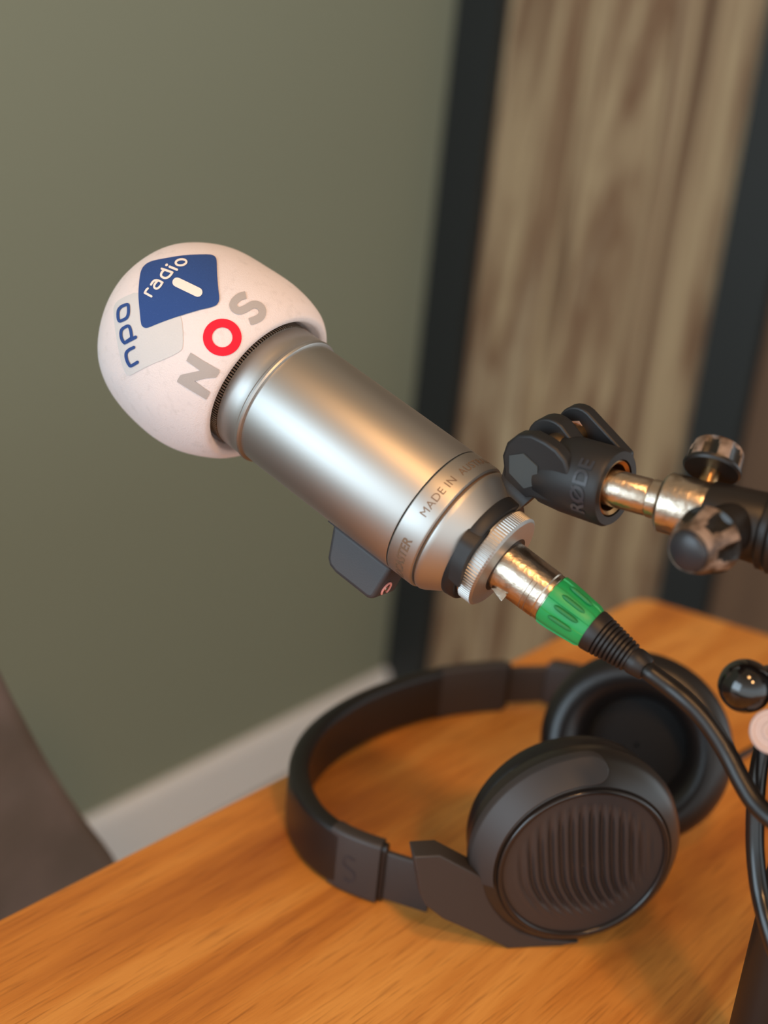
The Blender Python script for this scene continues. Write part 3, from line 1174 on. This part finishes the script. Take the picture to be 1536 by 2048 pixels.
# lines stamped round the shell
tl = []
for s in (13.6, 15.4):
    rg = [A + axis * s * mm + (mq * math.cos(t) + mp_ * math.sin(t)) * 9.32 * mm for t in [math.radians(-75 + 5 * k) for k in range(18)]]
    tl.append(tube(rg, 0.00012, 6))
V, Fc = join(*tl)
obj('stamped_line', V, Fc, M['engrave'], sh)


def plug_ring(k, t, r):
    ph = (t + 0.25) % (2 * PI / 6)
    x = abs(ph - PI / 6) / (PI / 6)
    return r + (0.00055 if x < 0.52 else 0.0) * (1 if 1 <= k <= 5 else 0)


V, Fc = lathe([(s * mm, r * mm) for s, r in [(20.9, 8.0), (21.0, 8.8), (22.5, 8.9), (26, 8.7), (31, 8.2), (36.5, 7.6), (38.2, 7.3), (38.4, 6.5)]], A, MF, 180, rfun=plug_ring)
gr = obj('green_collar', V, Fc, M['green'], cb, angle=25)
gr['label'] = 'green ribbed collar'
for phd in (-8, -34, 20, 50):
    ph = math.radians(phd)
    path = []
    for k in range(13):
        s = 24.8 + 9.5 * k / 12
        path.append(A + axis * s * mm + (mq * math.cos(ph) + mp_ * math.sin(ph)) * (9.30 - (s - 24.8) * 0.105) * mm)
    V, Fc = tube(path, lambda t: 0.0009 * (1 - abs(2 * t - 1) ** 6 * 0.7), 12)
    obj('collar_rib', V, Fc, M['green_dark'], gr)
bprof = [(37.8, 6.4), (38.2, 7.6), (39.0, 7.7), (42.0, 7.3)]
for k in range(8):
    s = 42.4 + k * 1.55
    r = 7.2 - k * 0.26
    bprof += [(s, r - 0.75), (s + 0.25, r), (s + 1.05, r - 0.05), (s + 1.3, r - 0.8)]
bprof += [(55.3, 4.6), (56.0, 4.9), (57.5, 4.8), (60.6, 4.3), (61.2, 3.9), (61.2, 3.0)]
V, Fc = L(bprof, 64)
obj('strain_relief', V, Fc, M['rubber'], cb, angle=40)
# small bent release tab at the foot of the plug
tbp = [P(981, 1176, 0.4365), P(1005, 1172, 0.435), P(1014, 1190, 0.433), P(1003, 1203, 0.433)]
V, Fc = prism(tbp, W((0, 0, 0.0022)))
o = obj('release_tab', V, Fc, M['nickel'], cb, smooth=False)
bevel(o, 0.0003, 2)
e0 = A + axis * 0.060
cpts = [e0, e0 + axis * 0.006] + [P(x, y, z) for x, y, z in ((1300, 1345, 0.4165), (1339, 1374, 0.414), (1372, 1401, 0.411), (1402, 1431, 0.409), (1432, 1471, 0.407), (1458, 1514, 0.405), (1482, 1560, 0.402), (1510, 1605, 0.398), (1548, 1640, 0.393), (1600, 1664, 0.388), (1680, 1700, 0.384))] + [Vector((0.165, 0.315, TZ + 0.06)), Vector((0.185, 0.29, TZ + 0.015)), Vector((0.22, 0.265, TZ + 0.0035)), Vector((0.30, 0.245, TZ + 0.0034)), Vector((0.42, 0.25, TZ + 0.0034))]
V, Fc = tube(smoothpath(cpts, 10), 0.0033, 24)
obj('cord', V, Fc, M['cable'], cb)

# glossy cable hanging in front of the pole
c2 = [P(1560, 1440, 0.405), P(1535, 1475, 0.410), P(1521, 1520, 0.412), P(1513, 1580, 0.413), P(1510, 1650, 0.414), P(1511, 1710, 0.414), P(1519, 1780, 0.412), P(1534, 1845, 0.408), P(1560, 1920, 0.404), P(1600, 1990, 0.400), P(1650, 2060, 0.396), Vector((0.175, 0.325, TZ + 0.006)), Vector((0.215, 0.305, TZ + 0.0033)), Vector((0.30, 0.30, TZ + 0.0033))]
V, Fc = tube(smoothpath(c2, 10), 0.00305, 24)
tag(obj('hanging_cable', V, Fc, M['gloss_cable']), 'glossy black cable hanging in a loop beside the upright pole', 'cable')
# thin lead on the table behind the headphones
c3 = [TP(1420, 1570, 0.002), TP(1450, 1535, 0.002), TP(1485, 1510, 0.002), TP(1530, 1485, 0.002), TP(1600, 1440, 0.002), TP(1700, 1400, 0.002)]
V, Fc = tube(smoothpath(c3, 8), 0.0020, 12)
tag(obj('thin_lead', V, Fc, M['cable']), 'thin black lead lying on the table behind the headphones', 'cable')

# ------------------------------------------------------------------ headphones
hp = thing('headphones', 'black over-ear headphones lying on the table with ribbed outer face', 'headphones', (0.07, 0.53, TZ))
fn = Vector((0.22, -0.976, -0.031)).normalized()         # the near cup's outer face looks this way
FC = Vector((0.0955, 0.431, TZ + 0.045))
fu = Z.cross(fn).normalized()
if fu.x < 0:
    fu = -fu
fv = fn.cross(fu)
if fv.z < 0:
    fv = -fv
RF = 0.0340


def face(px, py, off=0.0):
    return PL(px, py, FC + fn * off, fn)


# shell of the near cup
secs = [(-0.0005, 0, 0, .0350, .0350), (0.0002, 0, 0.0, .0375, .0375), (-0.002, -0.0003, 0.0005, .0410, .0410), (-0.006, -0.0005, 0.001, .0440, .0440), (-0.012, -0.0005, .0018, .0452, .0448), (-0.017, -0.0005, .002, .0445, .0440), (-0.020, -0.0005, .002, .041, .041)]
V, Fc = loft(secs, FC, fu, fv, fn, 96)
ec = obj('ear_cup', V, Fc, M['hp_shell'], hp, angle=40)
V, Fc = loft([(-0.018, 0, .002, .035, .035), (-0.020, 0, .002, .041, .041), (-0.0235, 0, .001, .0425, .0425), (-0.0275, 0, .001, .0425, .0425), (-0.031, 0, .001, .040, .040), (-0.0325, 0, .001, .035, .035), (-0.031, 0, .001, .027, .027), (-0.024, 0, .001, .024, .024)], FC, fu, fv, fn, 72, False, True)
obj('ear_cushion', V, Fc, M['hp_soft'], ec, angle=60)
# glossy bezel ring
rg = [FC + fu * (math.cos(t) * 0.0353) + fv * (math.sin(t) * 0.0353) + fn * 0.0004 for t in [2 * PI * k / 96 for k in range(97)]]
V, Fc = tube(rg, 0.0012, 12, False)
obj('bezel_ring', V, Fc, M['hp_gloss'], ec)
# ribbed faceplate
V, Fc = [], []
nr, na = 60, 240
V.append(FC + fn * 0.0006)


def rip(u, v):
    rr = math.hypot(u, v) / RF
    env = max(0.0, 1 - max(0.0, (rr - 0.62) / 0.30)) if rr > 0.62 else 1.0
    env = env * env * (3 - 2 * env)
    env *= min(1.0, max(0.0, (v + 0.029) / 0.012)) if v < 0 else 1.0
    k = v + 0.004
    x = u + 0.22 * v - (20.0 * k * k if k < 0 else 1.5 * k * k)
    return 0.0011 * env * math.sin(2 * PI * x / 0.0043)


for i in range(1, nr + 1):
    r = RF * i / nr
    for j in range(na):
        t = 2 * PI * j / na
        u, v = r * math.cos(t), r * math.sin(t)
        dome = 0.0010 * (1 - (r / RF) ** 2)
        V.append(FC + fu * u + fv * v + fn * (0.0002 + dome + rip(u, v)))
for j in range(na):
    Fc.append((0, 1 + j, 1 + (j + 1) % na))
for i in range(nr - 1):
    for j in range(na):
        k = (j + 1) % na
        Fc.append((1 + i * na + j, 1 + (i + 1) * na + j, 1 + (i + 1) * na + k, 1 + i * na + k))
OPEN.add('ribbed_faceplate')
V = V[:]
fp = obj('ribbed_faceplate', V, Fc, M['hp_face'], ec, angle=80)
# arm and yoke sheet around the near cup
yk = [(828, 1714), (880, 1711), (953, 1749), (936, 1722), (924, 1690), (938, 1650), (970, 1610), (1010, 1580), (1055, 1562), (1088, 1562), (1102, 1578), (1094, 1602), (1040, 1632), (1000, 1675), (985, 1720),
      (985, 1780), (1000, 1830), (1040, 1862), (1100, 1878), (1150, 1878), (1170, 1884), (1120, 1898), (1062, 1907), (1015, 1902), (945, 1864), (885, 1838), (852, 1812), (843, 1796), (836, 1755)]
def clampz(p):
    return Vector((p.x, p.y, max(p.z, TZ + 0.0006)))


V, Fc = prism([clampz(face(x, y, -0.0028)) for x, y in yk[0:3]] + [clampz(face(x, y, -0.0028)) for x, y in [(976, 1762), (984, 1800), (1004, 1836), (1040, 1864), (1090, 1880), (1140, 1884), (1160, 1886), (1120, 1898), (1062, 1907), (1015, 1902), (945, 1864), (885, 1838), (852, 1812), (843, 1796), (836, 1755)]], -fn * 0.0105)
yo = obj('hinge_arm', V, Fc, M['hp'], hp, angle=45)
bevel(yo, 0.0010, 3, 40)


# raised strip round the upper left of the cup
def strip(cen, r0, r1, a0, a1, d0, d1, du, dv):
    V, Fc = [], []
    n = 96
    for k in range(n + 1):
        a = math.radians(a0 + (a1 - a0) * k / n)
        # rounded end
        e = max(0.03, math.sqrt(max(0.0, 1 - (1 - min(1.0, k / 8.5)) ** 2)))
        rm, hw = (r0 + r1) / 2, (r1 - r0) / 2 * e
        ea = fu * math.cos(a) + fv * math.sin(a)
        dm, dh = (d0 + d1) / 2, (d1 - d0) / 2 * e
        c_ = cen + fu * du + fv * dv
        V += [c_ + ea * (rm - hw) + fn * (dm - dh), c_ + ea * (rm + hw) + fn * (dm + dh), c_ + ea * (rm + hw + 0.0) + fn * (dm + dh - 0.0045), c_ + ea * (rm - hw) + fn * (dm - dh - 0.0045)]
    for k in range(n):
        for j in range(4):
            i_ = (j + 1) % 4
            Fc.append((k * 4 + j, k * 4 + i_, (k + 1) * 4 + i_, (k + 1) * 4 + j))
    Fc += [(0, 1, 2, 3), (n * 4, n * 4 + 1, n * 4 + 2, n * 4 + 3)]
    return V, Fc


V, Fc = strip(FC, 0.0383, 0.0464, 84, 196, 0.0016, -0.0070, 0.0, 0.0008)
o = obj('hinge_strip', V, Fc, M['hp'], ec, angle=50)
bevel(o, 0.0007, 2, 40)

# headband
zc = TZ + 0.0155
bandpts = [(0.0165, 0.4525), (0.008, 0.4555), (-0.004, 0.4620), (-0.016, 0.4745), (-0.024, 0.492), (-0.0275, 0.512), (-0.025, 0.535), (-0.017, 0.557), (-0.003, 0.580), (0.015, 0.600), (0.036, 0.617), (0.058, 0.629), (0.080, 0.637)]
bp3 = smoothpath([(x, y, zc) for x, y in bandpts], 6)


def bscale(t, a, b):
    pad = math.sin(max(0.0, min(1.0, (t - 0.08) / 0.84)) * PI) ** 0.5 if 0.08 < t < 0.92 else 0.0
    return a * (0.62 + 0.55 * pad) + 0.0, b * (1.0 + 0.03 * pad)


V, Fc = sweep(bp3, rrect(0.0085, 0.0285, 0.0032, 5), Z, bscale)
hb = obj('headband', V, Fc, M['hp_soft'], hp, angle=50)
# hard end cuffs
V, Fc = sweep([p for p in bp3[2:14]], rrect(0.0078, 0.0300, 0.0022, 4), Z)
cf = obj('headband_cuff', V, Fc, M['hp'], hp, angle=50)
cuff_bvh = BVHTree.FromPolygons([tuple(v) for v in V], [tuple(f) for f in Fc])
mv, mf = [], []
for st_ in (stroke([(708, 1722), (699, 1714), (689, 1716), (687, 1728), (698, 1738), (708, 1748), (706, 1760), (696, 1763), (688, 1755)], 4.0, cap='flat'),):
    o_ = len(mv)
    for q_ in st_[0]:
        d_ = ray(q_[0], q_[1]).normalized()
        h_ = cuff_bvh.ray_cast(CAMP, d_)
        hp_pt = h_[0] if h_[0] is not None else CAMP + d_ * 0.6
        nn_ = h_[1] if h_[1] is not None else -d_
        if nn_.dot(d_) > 0:
            nn_ = -nn_
        mv.append(hp_pt + nn_ * 0.00025)
    mf += [tuple(i + o_ for i in f) for f in st_[1]]
OPEN.add('embossed_mark')
obj('embossed_mark', mv, mf, M['letter'], cf, angle=60)
V, Fc = sweep([p for p in bp3[-12:-1]], rrect(0.0078, 0.0300, 0.0022, 4), Z)
obj('headband_cuff', V, Fc, M['hp'], hp, angle=50)
# sliders
s1 = [Vector((0.012, 0.4545, TZ + 0.0145)), Vector((0.022, 0.4505, TZ + 0.0145)), Vector((0.036, 0.4460, TZ + 0.0145))]
V, Fc = sweep(smoothpath(s1, 4), rrect(0.0030, 0.0240, 0.0012, 3), Z)
obj('slider', V, Fc, M['hp'], hp, angle=50)
s2 = [Vector((0.076, 0.636, TZ + 0.0155)), Vector((0.090, 0.6405, TZ + 0.0155)), Vector((0.106, 0.642, TZ + 0.017))]
V, Fc = sweep(smoothpath(s2, 4), rrect(0.0045, 0.0225, 0.0018, 3), Z)
obj('slider', V, Fc, M['hp'], hp, angle=50)
V, Fc = sweep(smoothpath([Vector((0.104, 0.642, TZ + 0.018)), Vector((0.119, 0.629, TZ + 0.022)), Vector((0.128, 0.604, TZ + 0.026)), Vector((0.135, 0.575, TZ + 0.028))], 5), rrect(0.010, 0.027, 0.003, 4), Z)
obj('hinge_arm', V, Fc, M['hp'], hp, angle=50)

# far cup, its cushion turned to the near one
gn = Vector((-0.30, -0.87, 0.37)).normalized()
GC = Vector((0.1300, 0.5260, TZ + 0.0465))
gu = Z.cross(gn).normalized()
gv = gn.cross(gu)
if gv.z < 0:
    gv = -gv
V, Fc = loft([(-0.036, 0, 0, .022, .022), (-0.0345, 0, 0, .030, .030), (-0.030, 0, 0, .0370, .0370), (-0.023, 0, 0, .0425, .0425), (-0.018, 0, 0, .0415, .0415)], GC, gu, gv, gn, 72)
e2c = obj('ear_cup', V, Fc, M['hp'], hp, angle=40)
V, Fc = loft([(-0.019, 0, 0, .0425, .0425), (-0.014, 0, 0, .0455, .0455), (-0.006, 0, 0, .0460, .0460), (0.001, 0, 0, .0435, .0435), (0.0045, 0, 0, .0385, .0385), (0.0042, 0, 0, .0325, .0325), (-0.001, 0, 0, .0270, .0270), (-0.010, 0, 0, .0240, .0240), (-0.017, 0, 0, .0230, .0230)], GC, gu, gv, gn, 72, False, False)
OPEN.add('ear_cushion')
V2_, F2_ = V, Fc
obj('ear_cushion', V2_, F2_, M['hp_soft'], e2c, angle=60)
V, Fc = loft([(-0.0150, 0, 0, .0290, .0290), (-0.0152, 0, 0, .001, .001)], GC, gu, gv, gn, 48, False, False)
obj('driver_cover', V, Fc, M['hp_dark'], e2c)
